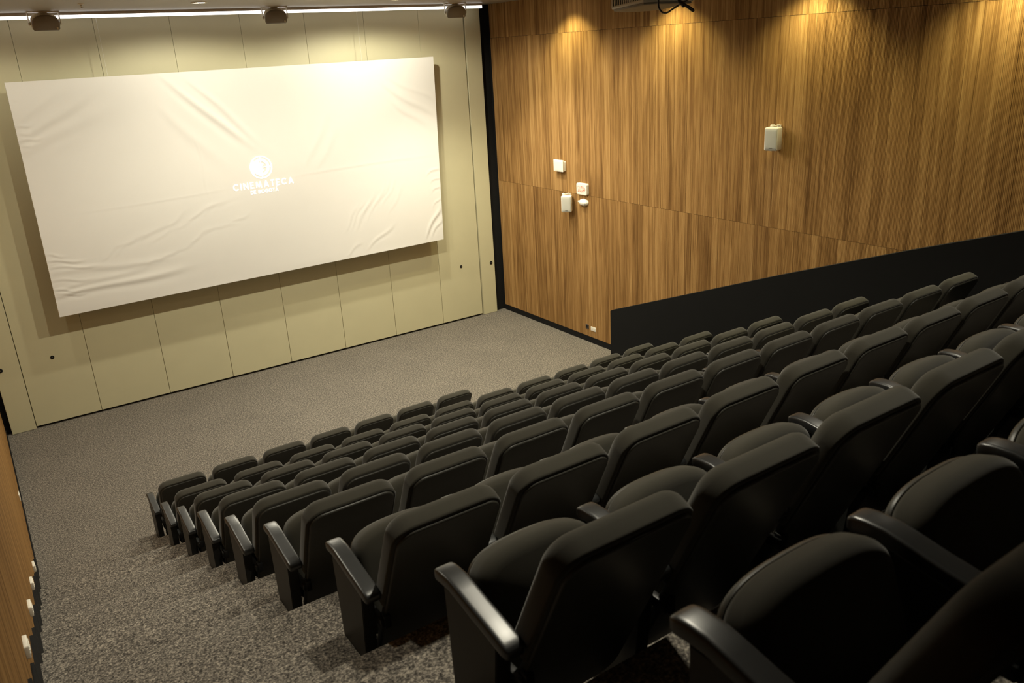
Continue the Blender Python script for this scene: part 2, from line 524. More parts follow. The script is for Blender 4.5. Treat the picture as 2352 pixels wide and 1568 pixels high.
# ------------------------------------------------------------------ projection screen
scr = empty('projection_screen', (4.16, -0.28, 1.74))
tag(scr, 'large white fabric projection screen with creases hung on the cream wall', 'screen')
SO = Vector((4.16, -0.28, 1.74))
TL, TR_, BL, BR = (0.936, 4.970), (7.440, 4.980), (0.893, 1.708), (7.349, 1.767)
NX, NZ = 320, 170
s, t = np.meshgrid(np.linspace(0, 1, NX + 1), np.linspace(0, 1, NZ + 1))
def lerp2(k):
    return (TL[k] * (1 - s) + TR_[k] * s) * (1 - t) + (BL[k] * (1 - s) + BR[k] * s) * t
X, Z = lerp2(0), lerp2(1)
U, V = s * 6.48, t * 3.23          # metres across / down the cloth
D = np.zeros_like(U)
def ridge(x0, y0, x1, y1, wd, amp, soft=0.35):
    """a fold running between two points given in metres on the cloth"""
    global D
    dx, dy = x1 - x0, y1 - y0; L = math.hypot(dx, dy); dx, dy = dx / L, dy / L
    al = ((U - x0) * dx + (V - y0) * dy) / L
    ac = -(U - x0) * dy + (V - y0) * dx
    ac = ac + 0.02 * np.sin(al * 6 + x0 * 5)
    f = 1 / (1 + np.exp(-(al - 0.0) / (soft * 0.2))) * 1 / (1 + np.exp(-(1.0 - al) / (soft * 0.2)))
    wv = wd * (0.7 + 0.5 * np.clip(al, 0, 1))
    D = D + amp * f * (np.exp(-(ac / wv) ** 2) - 0.55 * np.exp(-((ac - 1.5 * wv) / (1.2 * wv)) ** 2))
ridge(2.15, 0.20, 3.70, 1.75, 0.060, 0.020)
ridge(2.42, 0.20, 3.35, 1.20, 0.050, 0.012)
ridge(1.95, 0.55, 3.10, 1.85, 0.090, 0.008)
ridge(0.02, 0.78, 0.95, 0.22, 0.060, 0.014)
ridge(0.02, 0.92, 1.10, 0.40, 0.080, 0.012)
ridge(0.05, 0.55, 0.60, 0.10, 0.050, 0.008)
ridge(0.35, 0.95, 1.20, 0.45, 0.100, 0.007)
for yy, ln, am in ((0.26, 0.12, .006), (0.60, 0.2, .010), (0.70, 0.16, .008), (0.78, 0.3, .010), (0.86, 0.16, .007), (2.32, 0.25, .008), (2.42, 0.45, .012), (2.52, 0.6, .010), (2.70, 0.5, .008), (2.84, 0.35, .010), (2.90, 0.4, .010)):
    ridge(-0.02, yy, ln, yy - 0.06 if yy < 1.5 else yy + 0.05, 0.016, am)
ridge(0.0, 2.93, 1.75, 2.86, 0.045, 0.016)
ridge(0.0, 2.86, 1.30, 2.72, 0.040, 0.008)
ridge(0.15, 2.60, 1.60, 2.66, 0.050, 0.008)
for k in range(15):
    x0 = 0.7 + 0.19 * k; y0 = 2.55 - 0.055 * k + random.uniform(-.08, .08)
    ridge(x0, y0, x0 + random.uniform(.28, .5), y0 - random.uniform(.10, .24), random.uniform(.022, .04), random.uniform(.004, .008))
for k in range(9):
    x0 = 0.9 + 0.22 * k; y0 = 2.78 - 0.06 * k + random.uniform(-.06, .06)
    ridge(x0, y0, x0 + random.uniform(.25, .4), y0 - random.uniform(.06, .16), .028, random.uniform(.003, .006))
for k in range(9):
    x0 = 4.55 + 0.11 * k; y0 = 2.72 - 0.03 * k + random.uniform(-.15, .1)
    ridge(x0, y0, x0 + .26, y0 - .38, random.uniform(.02, .035), random.uniform(.004, .008))
ridge(4.95, 3.12, 5.45, 2.80, 0.03, 0.008); ridge(4.5, 3.2, 4.8, 3.0, 0.03, 0.006)
ridge(5.55, 0.45, 6.45, 0.98, 0.050, 0.012); ridge(5.70, 0.75, 6.30, 1.15, 0.050, 0.009); ridge(5.6, 0.3, 6.48, 0.72, .04, .006)
ridge(6.12, 3.10, 6.46, 2.60, 0.035, 0.018); ridge(6.25, 3.10, 6.50, 2.80, 0.026, 0.012); ridge(6.3, 2.6, 6.5, 2.4, .02, .009)
ridge(6.20, 2.00, 6.50, 1.88, 0.025, 0.009); ridge(6.28, 2.15, 6.50, 2.05, 0.022, 0.008); ridge(6.3, 2.32, 6.5, 2.2, .022, .008)
ridge(4.0, 1.55, 4.45, 0.75, 0.060, 0.007); ridge(4.2, 1.6, 4.55, 1.1, .05, .005)
ridge(0.7, 1.80, 5.9, 1.66, 0.020, 0.0035)
ridge(2.30, 0.9, 2.38, 1.75, 0.014, 0.003); ridge(4.05, 0.5, 4.10, 1.5, 0.014, 0.003)
D += 0.004 * np.sin(U * 1.9 + 0.7) * np.sin(V * 2.3) 
calm = np.exp(-(((U - 3.25) / 0.75) ** 4 + ((V - 1.60) / 0.55) ** 4))
D *= 1 - 0.97 * calm
edge = np.minimum(1, np.minimum(V, 3.23 - V) / 0.08) * np.minimum(1, 0.35 + np.minimum(U, 6.48 - U) / 0.10)
D *= 0.62 * edge
verts = np.stack([X - SO.x, -0.035 - D, Z - SO.z], -1).reshape(-1, 3)
idx = np.arange((NX + 1) * (NZ + 1)).reshape(NZ + 1, NX + 1)
faces = np.stack([idx[:-1, :-1], idx[1:, :-1], idx[1:, 1:], idx[:-1, 1:]], -1).reshape(-1, 4).tolist()
rim = list(idx[0, :]) + list(idx[1:, -1]) + list(idx[-1, -2::-1]) + list(idx[-2:0:-1, 0])
vl = verts.tolist(); nb = len(vl)
for i in rim: vl.append([vl[i][0], 0.03, vl[i][2]])
for k in range(len(rim)):
    k2 = (k + 1) % len(rim)
    faces.append([int(rim[k]), int(rim[k2]), nb + k2, nb + k])
me = bpy.data.meshes.new('fabric'); me.from_pydata(vl, [], faces)
bm = bmesh.new(); bm.from_mesh(me); bmesh.ops.recalc_face_normals(bm, faces=bm.faces); bm.to_mesh(me); bm.free()
auto_smooth(me, 50)
fab = link('fabric', me, 'screen', scr)
# frame bars behind the cloth
fr = bmesh.new()
for lo, hi in (((-3.18, -0.005, 3.16), (3.12, 0.028, 3.20)), ((-3.18, -0.005, 0.05), (3.12, 0.028, 0.09)), ((-3.20, -0.005, 0.05), (-3.16, 0.028, 3.20)), ((3.12, -0.005, 0.05), (3.16, 0.028, 3.20)), ((-1.0, 0.0, 0.03), (-0.96, 0.04, 3.2)), ((0.96, 0.0, 0.03), (1.0, 0.04, 3.2))):
    bm_box(fr, lo, hi)
link('frame', from_bm(fr, 'frame'), 'metal', scr)
for x in (2.22, 6.13):
    link('hanging_wire', tube_mesh('hanging_wire', [(x - SO.x, 0.052, ZC - SO.z), (x - SO.x, 0.052, 4.93 - SO.z)], 0.0022, 6), 'wire', scr)
# projected logo
lg = empty('logo'); lg.parent = scr
bm = bmesh.new()
def sector(r0, r1, a0, a1, n=None):
    n = n or max(2, int(abs(a1 - a0) / 6))
    vs = []
    for i in range(n + 1):
        a = R(a0 + (a1 - a0) * i / n)
        vs.append((bm.verts.new((r0 * math.cos(a), 0, r0 * math.sin(a))), bm.verts.new((r1 * math.cos(a), 0, r1 * math.sin(a)))))
    for i in range(n):
        try: bm.faces.new((vs[i][0], vs[i + 1][0], vs[i + 1][1], vs[i][1]))
        except ValueError: pass
RE = 0.180
sector(0.895 * RE, RE, -141, 133)
sector(0.52 * RE, 0.745 * RE, -137, 129)
sector(0.12 * RE, 0.36 * RE, 42, 95); sector(0.12 * RE, 0.36 * RE, -100, -42)
sector(0.001, RE, 133, 219, 14)
sector(0.001, 0.52 * RE, 105, 133); sector(0.001, 0.52 * RE, 219, 255)
def rect(x0, z0, x1, z1):
    vs = [bm.verts.new((x * RE, 0, z * RE)) for x, z in ((x0, z0), (x1, z0), (x1, z1), (x0, z1))]; bm.faces.new(vs)
rect(-0.045, 0.70, 0.045, 0.92); rect(-0.045, -0.92, 0.045, -0.70); rect(0.70, -0.04, 0.92, 0.04)
rect(-0.03, -0.55, 0.05, 0.55); rect(0.05, -0.035, 0.56, 0.035)
for f in bm.faces:
    f.normal_update()
    if f.normal.y > 0: f.normal_flip()
bm.normal_update()
r_ = bmesh.ops.extrude_face_region(bm, geom=bm.faces[:])
for e in r_['geom']:
    if isinstance(e, bmesh.types.BMVert): e.co.y -= 0.0008
me = bpy.data.meshes.new('emblem'); bm.to_mesh(me); bm.free()
LY = -0.0385
em = link('emblem', me, 'logo', lg); em.location = (4.158 - SO.x, LY, 3.476 - SO.z)
def arc_pts(cx, cz, rx, rz, a0, a1, n=18):
    return [(cx + rx * math.cos(R(a0 + (a1 - a0) * i / n)), cz + rz * math.sin(R(a0 + (a1 - a0) * i / n))) for i in range(n + 1)]
LW = 0.19          # stroke width of the capitals, cap height = 1
h_ = LW / 2
GLY = {            # advance width, strokes along the middle of each bar
    'C': (0.92, [arc_pts(0.52, 0.5, 0.42, 0.5 - h_, 42, 318)]),
    'I': (0.20, [[(0.10, 0), (0.10, 1)]]),
    'N': (0.84, [[(h_, 0), (h_, 1)], [(h_, 1 - h_), (0.84 - h_, h_)], [(0.84 - h_, 0), (0.84 - h_, 1)]]),
    'E': (0.62, [[(h_, 0), (h_, 1)], [(0, 1 - h_), (0.60, 1 - h_)], [(0, 0.5), (0.54, 0.5)], [(0, h_), (0.62, h_)]]),
    'M': (1.04, [[(h_, 0), (0.20, 0.95)], [(0.20, 0.95), (0.52, 0.12)], [(0.52, 0.12), (0.84, 0.95)], [(0.84, 0.95), (1.04 - h_, 0)]]),
    'A': (0.92, [[(h_, 0), (0.46, 0.95)], [(0.46, 0.95), (0.92 - h_, 0)], [(0.24, 0.26), (0.68, 0.26)]]),
    'T': (0.66, [[(0.33, 0), (0.33, 1)], [(0, 1 - h_), (0.66, 1 - h_)]]),
    'D': (0.80, [[(h_, 0), (h_, 1)], [(h_, 1 - h_), (0.32, 1 - h_)] + arc_pts(0.32, 0.5, 0.48 - h_, 0.5 - h_, 90, -90)[1:] + [(h_, h_)]]),
    'B': (0.70, [[(h_, 0), (h_, 1)], [(h_, 1 - h_), (0.36, 1 - h_)] + arc_pts(0.36, 0.74, 0.20, 0.17, 90, -90, 10)[1:] + [(h_, 0.57)], [(h_, 0.52), (0.38, 0.52)] + arc_pts(0.38, 0.30, 0.23, 0.22, 90, -90, 10)[1:] + [(h_, h_)]]),
    'O': (1.0, [arc_pts(0.5, 0.5, 0.5 - h_, 0.5 - h_, 0, 360, 28)]),
    'G': (0.98, [arc_pts(0.5, 0.5, 0.5 - h_, 0.5 - h_, 42, 360, 24), [(0.52, 0.47), (0.98, 0.47)]]),
    '\u00c1': (0.92, [[(h_, 0), (0.46, 0.95)], [(0.46, 0.95), (0.92 - h_, 0)], [(0.24, 0.26), (0.68, 0.26)], [(0.44, 1.12), (0.62, 1.36)]]),
}
def lettering_mesh(name, body, width, height, gap, word=None):
    total = sum((0.45 if ch == ' ' else GLY[ch][0]) + gap for ch in body) - gap
    sx = width / total; x = -width / 2
    vs, fs = [], []; lift = 0; wi = 0
    for ch in body:
        if ch == ' ':
            x += (0.45 + gap) * sx; wi += 1; continue
        adv, strokes = GLY[ch]
        for st in (strokes if word is None or wi == word else []):
            y = -0.0006 - 0.00015 * (lift % 4); lift += 1
            n = len(st); base = len(vs)
            for i, (px, pz) in enumerate(st):
                a, b = st[max(0, i - 1)], st[min(n - 1, i + 1)]
                dx, dz = b[0] - a[0], b[1] - a[1]; L_ = math.hypot(dx, dz)
                if n > 2 and st[0] == st[-1] and i in (0, n - 1): dx, dz, L_ = 0.0, 1.0, 1.0
                nx, nz = -dz / L_ * h_, dx / L_ * h_
                for sg in (1, -1):
                    for dep in (0.0, y):
                        vs.append((x + (px + sg * nx) * sx, dep, (pz + sg * nz) * height))
            for i in range(n - 1):
                a, b = base + 4 * i, base + 4 * (i + 1)
                fs += [(a + 1, a + 3, b + 3, b + 1), (a, b, b + 2, a + 2), (a, a + 1, b + 1, b), (a + 2, b + 2, b + 3, a + 3)]
            e0, e1 = base, base + 4 * (n - 1)
            fs += [(e0, e0 + 2, e0 + 3, e0 + 1), (e1, e1 + 1, e1 + 3, e1 + 2)]
        x += (adv + gap) * sx
    me = bpy.data.meshes.new(name); me.from_pydata(vs, [], fs)
    bm = bmesh.new(); bm.from_mesh(me); bmesh.ops.recalc_face_normals(bm, faces=bm.faces); bm.to_mesh(me); bm.free()
    return me
for nm, body, wd, ht, x, z, gp in (('title_text', 'CINEMATECA', 0.985, 0.105, 4.162, 3.160, 0.30), ('subtitle_text', 'DE BOGOT\u00c1', 0.452, 0.058, 4.158, 3.072, 0.10), ('subtitle_word', 'DE BOGOT\u00c1', 0.452, 0.058, 4.158, 3.072, 0.10)):
    o = link(nm, lettering_mesh(nm, body, wd, ht, gp, {'title_text': None, 'subtitle_text': 0, 'subtitle_word': 1}[nm]), 'logo', lg); o.location = (x - SO.x, LY, z - SO.z)

# ------------------------------------------------------------------ LED line at the front edge of the ceiling
led = empty('led_linear_light', (4.2, -0.30, ZC))
tag(led, 'long thin white LED light line along the ceiling above the screen', 'light')
box('housing', (-4.30, -0.03, -0.038), (4.30, 0.03, -0.0005), 'ledbody', led, bevel=0.002, seg=1)
box('diffuser', (-4.30, -0.028, -0.078), (4.30, 0.028, -0.038), 'led', led, bevel=0.006)

# ------------------------------------------------------------------ recessed lamps
trim_me = lathe_mesh('trim_ring', [(0.105, 0.0), (0.105, -0.006), (0.098, -0.010), (0.078, -0.008), (0.076, 0.0)], 32)
trim_me.materials.append(M['white'])
lens_me = lathe_mesh('lens', [(0.0, -0.004), (0.076, -0.004), (0.076, 0.0), (0.0, 0.0)], 32)
lens_me.materials.append(M['lamp'])
def downlight(x, y, watts, col, size, blend, label, group, tilt=None):
    d = empty('downlight', (x, y, ZC)); tag(d, label, 'lamp', group)
    link('trim_ring', trim_me, None, d); link('lens', lens_me, None, d)
    ld = bpy.data.lights.new('downlight_beam', 'SPOT')
    ld.energy = watts; ld.color = col; ld.spot_size = R(size); ld.spot_blend = blend; ld.shadow_soft_size = 0.07
    lo = bpy.data.objects.new('downlight_beam', ld); C.objects.link(lo)
    lo.parent = d; lo.location = (0, 0, -0.03)
    if tilt: lo.rotation_euler = tilt
    return d
FRONT = ((0.40, 'leftmost', 0.40), (3.24, 'second', 0.95), (6.11, 'third', 1.45))
for x, nm, pw in FRONT:
    lb = {'leftmost': 'round recessed ceiling downlight above the left end of the screen', 'second': 'round recessed downlight in the ceiling between left and middle hanging speakers',
          'third': 'round recessed downlight in the ceiling between middle and right hanging speakers'}[nm]
    downlight(x, -1.75, W_FRONT * pw, COL_FRONT, 166, 0.30, lb, 'downlights in front of the screen')
downlight(7.30, -2.20, 260.0, COL_FRONT, 104, 0.7, 'added unseen ceiling downlight above the right-hand corner of the front floor', 'downlights in front of the screen')  # added lamp, out of view, to brighten the right end of the front wall
for i, y in enumerate((-2.50, -4.80, -7.05, -9.30)):
    downlight(8.44, y, W_WASH, COL_WASH, 114, 0.7, 'recessed ceiling downlight washing the wooden right wall, number %s from the screen' % ('one', 'two', 'three', 'four')[i], 'wall washing downlights')
for i, y in enumerate((-4.05, -6.35, -8.65, -11.0)):  # house lamps out of view, most added to light seats, aisle and panels
    for j, x in enumerate(((2.9, 0.40, 0.40, 2.15)[i], 4.7, 7.0)):
        downlight(x, y, W_HOUSE * (2.55, 0.65, 0.75, 1.05)[i] * ((1.05, 1.25, 0.45)[j] if i == 0 else (1.15, 0.7, 0.42)[j]) * (0.7 if i == 0 and j == 0 else 1.0), COL_HOUSE, (155, 130, 130, 130)[i], (0.45, 0.7, 0.7, 0.7)[i],
                  'unseen house downlight above the %s seats, %s line from the screen' % (('aisle', 'middle', 'right-hand')[j], ('first', 'second', 'third', 'fourth')[i]), 'house downlights above the seats')

# ------------------------------------------------------------------ sprinkler
sp = empty('sprinkler', (1.83, -1.84, ZC)); tag(sp, 'small fire sprinkler head in the ceiling near the left hanging speaker', 'sprinkler')
link('escutcheon', lathe_mesh('escutcheon', [(0.0, 0.0), (0.04, 0.0), (0.036, -0.006), (0.012, -0.010), (0.0, -0.010)], 20), 'white', sp)
link('head', lathe_mesh('head', [(0.0, -0.010), (0.010, -0.010), (0.012, -0.022), (0.006, -0.030), (0.006, -0.040), (0.018, -0.044), (0.018, -0.047), (0.0, -0.047)], 16), 'chrome', sp)

# ------------------------------------------------------------------ hanging speakers
def hanging_speaker(x, label, yaw):
    h = empty('hanging_speaker', (x, -0.52, ZC), yaw); tag(h, label, 'speaker', 'speakers hanging along the LED line')
    tl = R(24)
    ez = Vector((0, math.sin(tl), math.cos(tl))); ed = Vector((0, -math.cos(tl), math.sin(tl)))
    ed = Vector((0, -math.cos(tl), -math.sin(tl))); ez = Vector((0, -math.sin(tl), math.cos(tl)))
    o = Vector((0, -0.02, -0.235))
    out = []
    W2, Hh = 0.165, 0.205
    out += [(-W2 + 0.02, 0.0), (W2 - 0.02, 0.0), (W2, 0.02), (W2 + 0.004, 0.09)]
    for k in range(13):
        a = math.pi * k / 12
        out.append((W2 * math.cos(a), 0.105 + (Hh - 0.105) * math.sin(a)))
    out += [(-W2 - 0.004, 0.09), (-W2, 0.02)]
    me = slab_mesh('cabinet', out, 0.14, 0.02, 0.055, (o, Vector((1, 0, 0)), ed, ez), 4, 0.012)
    link('cabinet', me, 'white', h)
    g = [(px * 0.985, 0.002 + pz * 0.985) for px, pz in out]
    me = slab_mesh('grille', g, 0.05, 0.022, 0.004, (o + ed * 0.024, Vector((1, 0, 0)), ed, ez), 4, 0.014)
    link('grille', me, 'greygrille', h)
    p = o + ed * 0.034 + ez * 0.04
    box('badge', (0.115, -0.004, -0.014), (0.135, 0.004, 0.014), 'white', h, mtx=Matrix.Translation(p))
    br = bmesh.new()
    bm_box(br, (-0.185, -0.06, -0.012), (0.185, 0.06, -0.0005))
    for sx in (-1, 1):
        bm_box(br, (sx * 0.186 - 0.004, -0.025, -0.17), (sx * 0.186 + 0.004, 0.035, -0.006))
    link('bracket', from_bm(br, 'bracket'), 'white', h)
    for sx in (-1, 1):
        k = link('knob', lathe_mesh('knob', [(0.0, -0.014), (0.016, -0.014), (0.016, 0.014), (0.0, 0.014)], 14, 'x'), 'white', h)
        k.location = (sx * 0.182, 0.005, -0.145)
hanging_speaker(1.55, 'speaker hanging at the left end of the LED line above the screen', R(4))
hanging_speaker(4.66, 'speaker hanging at the middle of the LED line above the screen', R(-8))
hanging_speaker(7.83, 'speaker hanging at the right end of the LED line near the corner', R(-14))

# ------------------------------------------------------------------ things on the right wall (local: +x along -y of the wall, depth towards -x)
def wall_frame(y, z, x=XR):
    """frame for slabs on the right wall: ex points along -y (right in view), depth out of the wall"""
    return Vector((x, y, z)), Vector((0, -1, 0)), Vector((-1, 0, 0)), Vector((0, 0, 1))
def wall_speaker(y, z, yaw, label):
    sp_ = empty('wall_speaker', (XR, y, z)); tag(sp_, label, 'speaker', 'white speakers on the wooden wall')
    ca, sa = math.cos(yaw), math.sin(yaw)
    ed = Vector((-ca, -sa, 0)); ex = Vector((sa, -ca, 0)); ez = Vector((0, 0, 1))
    w_, h_, d_ = 0.185, 0.285, 0.165
    o = Vector((-0.055, -0.01, -h_ / 2)) + ed * d_
    out = []
    for px, pz in rrect(w_, h_, 0.018, 4):
        k = (pz / h_ - 0.5) * 2
        out.append((px * (1.0 - 0.06 * k * k), pz))
    link('cabinet', slab_mesh('cabinet', out, d_, 0.012, 0.05, (o, ex, ed, ez), 4, 0.004), 'white', sp_)
    g = [(px * 0.88, 0.014 + pz * 0.90) for px, pz in out]
    link('grille', slab_mesh('grille', g, 0.012, 0.004, 0.002, (o + ed * 0.008, ex, ed, ez), 2, 0.004), 'grille', sp_)
    pb = o + ed * 0.0135 + ez * 0.03
    link('badge', slab_mesh('badge', rrect(0.042, 0.014, 0.004, 3), 0.006, 0.001, 0.001, (pb, ex, ed, ez), 2), 'badge', sp_)
    br = bmesh.new()
    bm_box(br, (-0.012, -0.03, -h_ / 2 - 0.012), (-0.0005, 0.03, h_ / 2 + 0.016))
    bm_box(br, (-0.15, -0.022, h_ / 2 + 0.004), (-0.002, 0.022, h_ / 2 + 0.014))
    bm_box(br, (-0.15, -0.022, -h_ / 2 - 0.012), (-0.002, 0.022, -h_ / 2 - 0.003))
    link('bracket', from_bm(br, 'bracket'), 'white', sp_)
    k = link('knob', lathe_mesh('knob', [(0.0, 0.0), (0.030, 0.0), (0.028, 0.018), (0.0, 0.019)], 16), 'white', sp_)
    k.location = (-0.13, 0, h_ / 2 + 0.008)
wall_speaker(-2.25, 2.475, R(42), 'white wall speaker left of the small oval sensor, below the lower panel seam')
wall_speaker(-6.59, 3.805, R(14), 'white wall speaker alone on the wood panelling above the black partition')

sw = empty('wall_box', (XR, -2.04, 3.085)); tag(sw, 'square white wall box with cover plate above the wall speaker', 'wall box')
link('base', slab_mesh('base', rrect(0.235, 0.165, 0.012, 4), 0.05, 0.004, 0.002, (Vector((-0.05, -0.012, -0.0875)), Vector((0, -1, 0)), Vector((-1, 0, 0)), Vector((0, 0, 1))), 3), 'white', sw)
link('cover', slab_mesh('cover', rrect(0.265, 0.20, 0.010, 4), 0.022, 0.005, 0.003, (Vector((-0.075, 0, -0.095)), Vector((0, -1, 0)), Vector((-1, 0, 0)), Vector((0, 0, 1))), 3), 'white', sw)
link('cover_inset', slab_mesh('cover_inset', rrect(0.215, 0.16, 0.016, 4), 0.008, 0.003, 0.001, (Vector((-0.079, 0, -0.078)), Vector((0, -1, 0)), Vector((-1, 0, 0)), Vector((0, 0, 1))), 3), 'white', sw)

ex_ = empty('exit_sign', (XR, -2.64, 2.745)); tag(ex_, 'white exit sign reading SALIDA in red on the wood wall', 'exit sign')
fr_ = (Vector((-0.055, 0, -0.098)), Vector((0, -1, 0)), Vector((-1, 0, 0)), Vector((0, 0, 1)))
link('case', slab_mesh('case', rrect(0.275, 0.196, 0.032, 5), 0.055, 0.012, 0.004, fr_, 4), 'white', ex_)
tm = text_mesh('lettering', 'SALIDA', 0.165, 0.105, 1.1, 0.0)
lt = link('lettering', tm, 'red', ex_)
lt.matrix_local = Matrix(((0, 0, -1, -0.0552), (-1, 0, 0, 0.012), (0, 1, 0, -0.052), (0, 0, 0, 1)))
box('letter_slit', (-0.0572, -0.075, -0.0035), (-0.0545, 0.10, 0.0035), 'white', ex_)
bm = bmesh.new()
ch = [(0.0, 0.028), (0.020, 0.0), (0.0, -0.028), (-0.007, -0.022), (0.008, 0.0), (-0.007, 0.022)]
vs = [bm.verts.new((-0.0562, -0.092 - a, z)) for a, z in ch]; bm.faces.new(vs)
r_ = bmesh.ops.extrude_face_region(bm, geom=bm.faces[:])
for e in r_['geom']:
    if isinstance(e, bmesh.types.BMVert): e.co.x += 0.0012
link('arrow', from_bm(bm, 'arrow'), 'red', ex_)

se = empty('wall_sensor', (XR, -2.65, 2.515)); tag(se, 'small oval white sensor on the wood wall just below the exit sign', 'sensor')
bm = bmesh.new(); bmesh.ops.create_uvsphere(bm, u_segments=28, v_segments=16, radius=1.0)
for v in bm.verts:
    v.co = Vector((min(0.0, -0.004 + v.co.x * 0.075) if v.co.x < 0 else 0.0, v.co.y * 0.115, v.co.z * 0.062))
link('housing', from_bm(bm, 'housing', 60), 'white', se)
link('lens', lathe_mesh('lens', [(0.0, 0.0), (0.020, 0.0), (0.016, -0.010), (0.0, -0.014)], 16, 'x'), 'badge', se).location = (-0.052, -0.068, -0.018)
link('swivel', lathe_mesh('swivel', [(0.0, 0.012), (0.018, 0.010), (0.020, -0.012), (0.010, -0.022), (0.0, -0.022)], 14, 'y'), 'white', se).location = (-0.030, 0.112, 0.008)

def outlet(name, y, z, w_, h_, plate, label, dark, holder_x=XR, ed=Vector((-1, 0, 0)), ex=Vector((0, -1, 0))):
    o = empty(name, (holder_x, y, z)); tag(o, label, 'outlet')
    base = ed * 0.009 + Vector((0, 0, -h_ / 2))
    link('plate', slab_mesh('plate', rrect(w_, h_, 0.006, 3), 0.009, 0.003, 0.0005, (base, ex, ed, Vector((0, 0, 1))), 2), plate, o)
    for sx in ((-0.25, 0.25) if not dark else (0.0,)):
        link('socket', slab_mesh('socket', rrect(w_ * 0.34, h_ * 0.62, 0.008, 4), 0.004, 0.001, 0.0005, (ed * 0.011 + ex * (w_ * sx) + Vector((0, 0, -h_ * 0.31)), ex, ed, Vector((0, 0, 1))), 2), 'black' if dark else 'white', o)
    return o
outlet('wall_outlet', -2.825, 0.275, 0.135, 0.078, 'white', 'white electrical outlet low on the wood wall beside the black partition', False)
outlet('audio_socket', -2.655, 0.285, 0.085, 0.078, 'greyplate', 'dark grey socket plate low on the wood wall left of the white outlet', True)
outlet('wall_outlet', -2.88, 0.30, 0.14, 0.08, 'white', 'white outlet low on the left wall before the steps', False, XL, Vector((1, 0, 0)), Vector((0, 1, 0)))

# ------------------------------------------------------------------ step lights on the left wall
STEP_L = ((-5.256, 0.637), (-6.843, 1.357), (-8.156, 1.93), (-9.524, 2.546))
for i, (y, z) in enumerate(STEP_L):
    o = empty('step_light', (XL, y, z - 0.03)); tag(o, '%s white step light from the screen along the left wall stairs' % ('first', 'second', 'third', 'fourth')[i], 'step light', 'step lights on the left wall')
    fr_ = (Vector((0.020, 0, -0.035)), Vector((0, 1, 0)), Vector((1, 0, 0)), Vector((0, 0, 1)))
    link('housing', slab_mesh('housing', rrect(0.11, 0.07, 0.008, 3), 0.020, 0.005, 0.001, fr_, 3), 'white', o)
    for k in range(3):
        box('louvre', (0.0195, -0.04, -0.022 + 0.017 * k), (0.0225, 0.04, -0.015 + 0.017 * k), 'white', o)

# ------------------------------------------------------------------ projector hanging from the ceiling
PO = Vector((3.95, -9.02, 5.262))
pj = empty('projector', (4.16, -9.2, 5.26)); pj.rotation_euler = (R(-4), 0, R(-4))
tag(pj, 'white ceiling projector with side vent grille above the seats', 'projector')
out = []
for px, py in ((-0.21, 0.16), (-0.21, -0.17), (-0.13, -0.20), (0.13, -0.20), (0.21, -0.17), (0.21, 0.16), (0.14, 0.215), (0.05, 0.235), (-0.05, 0.235), (-0.14, 0.215)):
    out.append((px, py))
link('case', slab_mesh('case', out, 0.14, 0.012, 0.012, (Vector((0, 0, 0.145)), Vector((1, 0, 0)), Vector((0, 0, 1)), Vector((0, 1, 0))), 3), 'white', pj)
link('underside', slab_mesh('underside', [(a * 0.95, b * 0.95) for a, b in out], 0.012, 0.002, 0.004, (Vector((0, 0, 0.006)), Vector((1, 0, 0)), Vector((0, 0, 1)), Vector((0, 1, 0))), 2), 'projgrey', pj)
vent = box('vent', (-0.2115, -0.16, 0.025), (-0.207, 0.15, 0.125), 'black', pj)
for k in range(16):
    y = -0.155 + 0.0195 * k
    box('vent_slat', (-0.2155, y, 0.022), (-0.209, y + 0.008, 0.128), 'white', vent)
link('lens', lathe_mesh('lens', [(0.0, 0.0), (0.05, 0.0), (0.05, 0.035), (0.042, 0.04), (0.0, 0.03)], 24, 'y'), 'black', pj).location = (0.08, 0.225, 0.07)
link('ceiling_mount', tube_mesh('ceiling_mount', [(0, 0, 0.14), (0, -0.03, 0.57)], 0.025, 12), 'white', pj)
def unp(u, v, x):
    d = fw + (u - 1176) / F_PX * r2 - (v - 784) / F_PX * u2
    return CAM + d * ((x - CAM.x) / d.x)
pc = empty('projector_cable', unp(1560, 6, 3.86)); tag(pc, 'black cables looping below the back of the ceiling projector', 'cable')
for pts in (((1506, -30), (1512, -4), (1513, 16), (1521, 28), (1532, 29), (1546, 20), (1560, 11), (1578, 0), (1596, -14)),
            ((1536, -24), (1551, -6), (1563, 5), (1577, 15), (1590, 25), (1593, 23), (1584, 16), (1569, 7), (1560, -2), (1552, -18))):
    P3 = [unp(u, v, 3.86) - pc.location for u, v in pts]
    link('cord', tube_mesh('cord', spline(P3, 6), 0.0055, 8), 'cable', pc)
tie = unp(1566, 8, 3.86) - pc.location
link('cable_tie', tube_mesh('cable_tie', [tie + Vector((0, 0.02, 0.012)), tie + Vector((0, -0.02, -0.012))], 0.013, 10), 'cable', pc)

# ------------------------------------------------------------------ cinema seats
LEAN = math.atan2(0.343, 0.73)
eu = Vector((0, -math.sin(LEAN), math.cos(LEAN)))          # up along the back
ef = Vector((0, math.cos(LEAN), math.sin(LEAN)))           # front normal of the back
B0 = Vector((0, -0.240, 0.222))                            # foot of the back shell (rear face)
ex1 = Vector((1, 0, 0))
def back_outline(w_, s0, s1, r0, r1, bulge=0.0):
    return [(x, z + s0) for x, z in rrect(w_, s1 - s0, r0, 6, r1)]
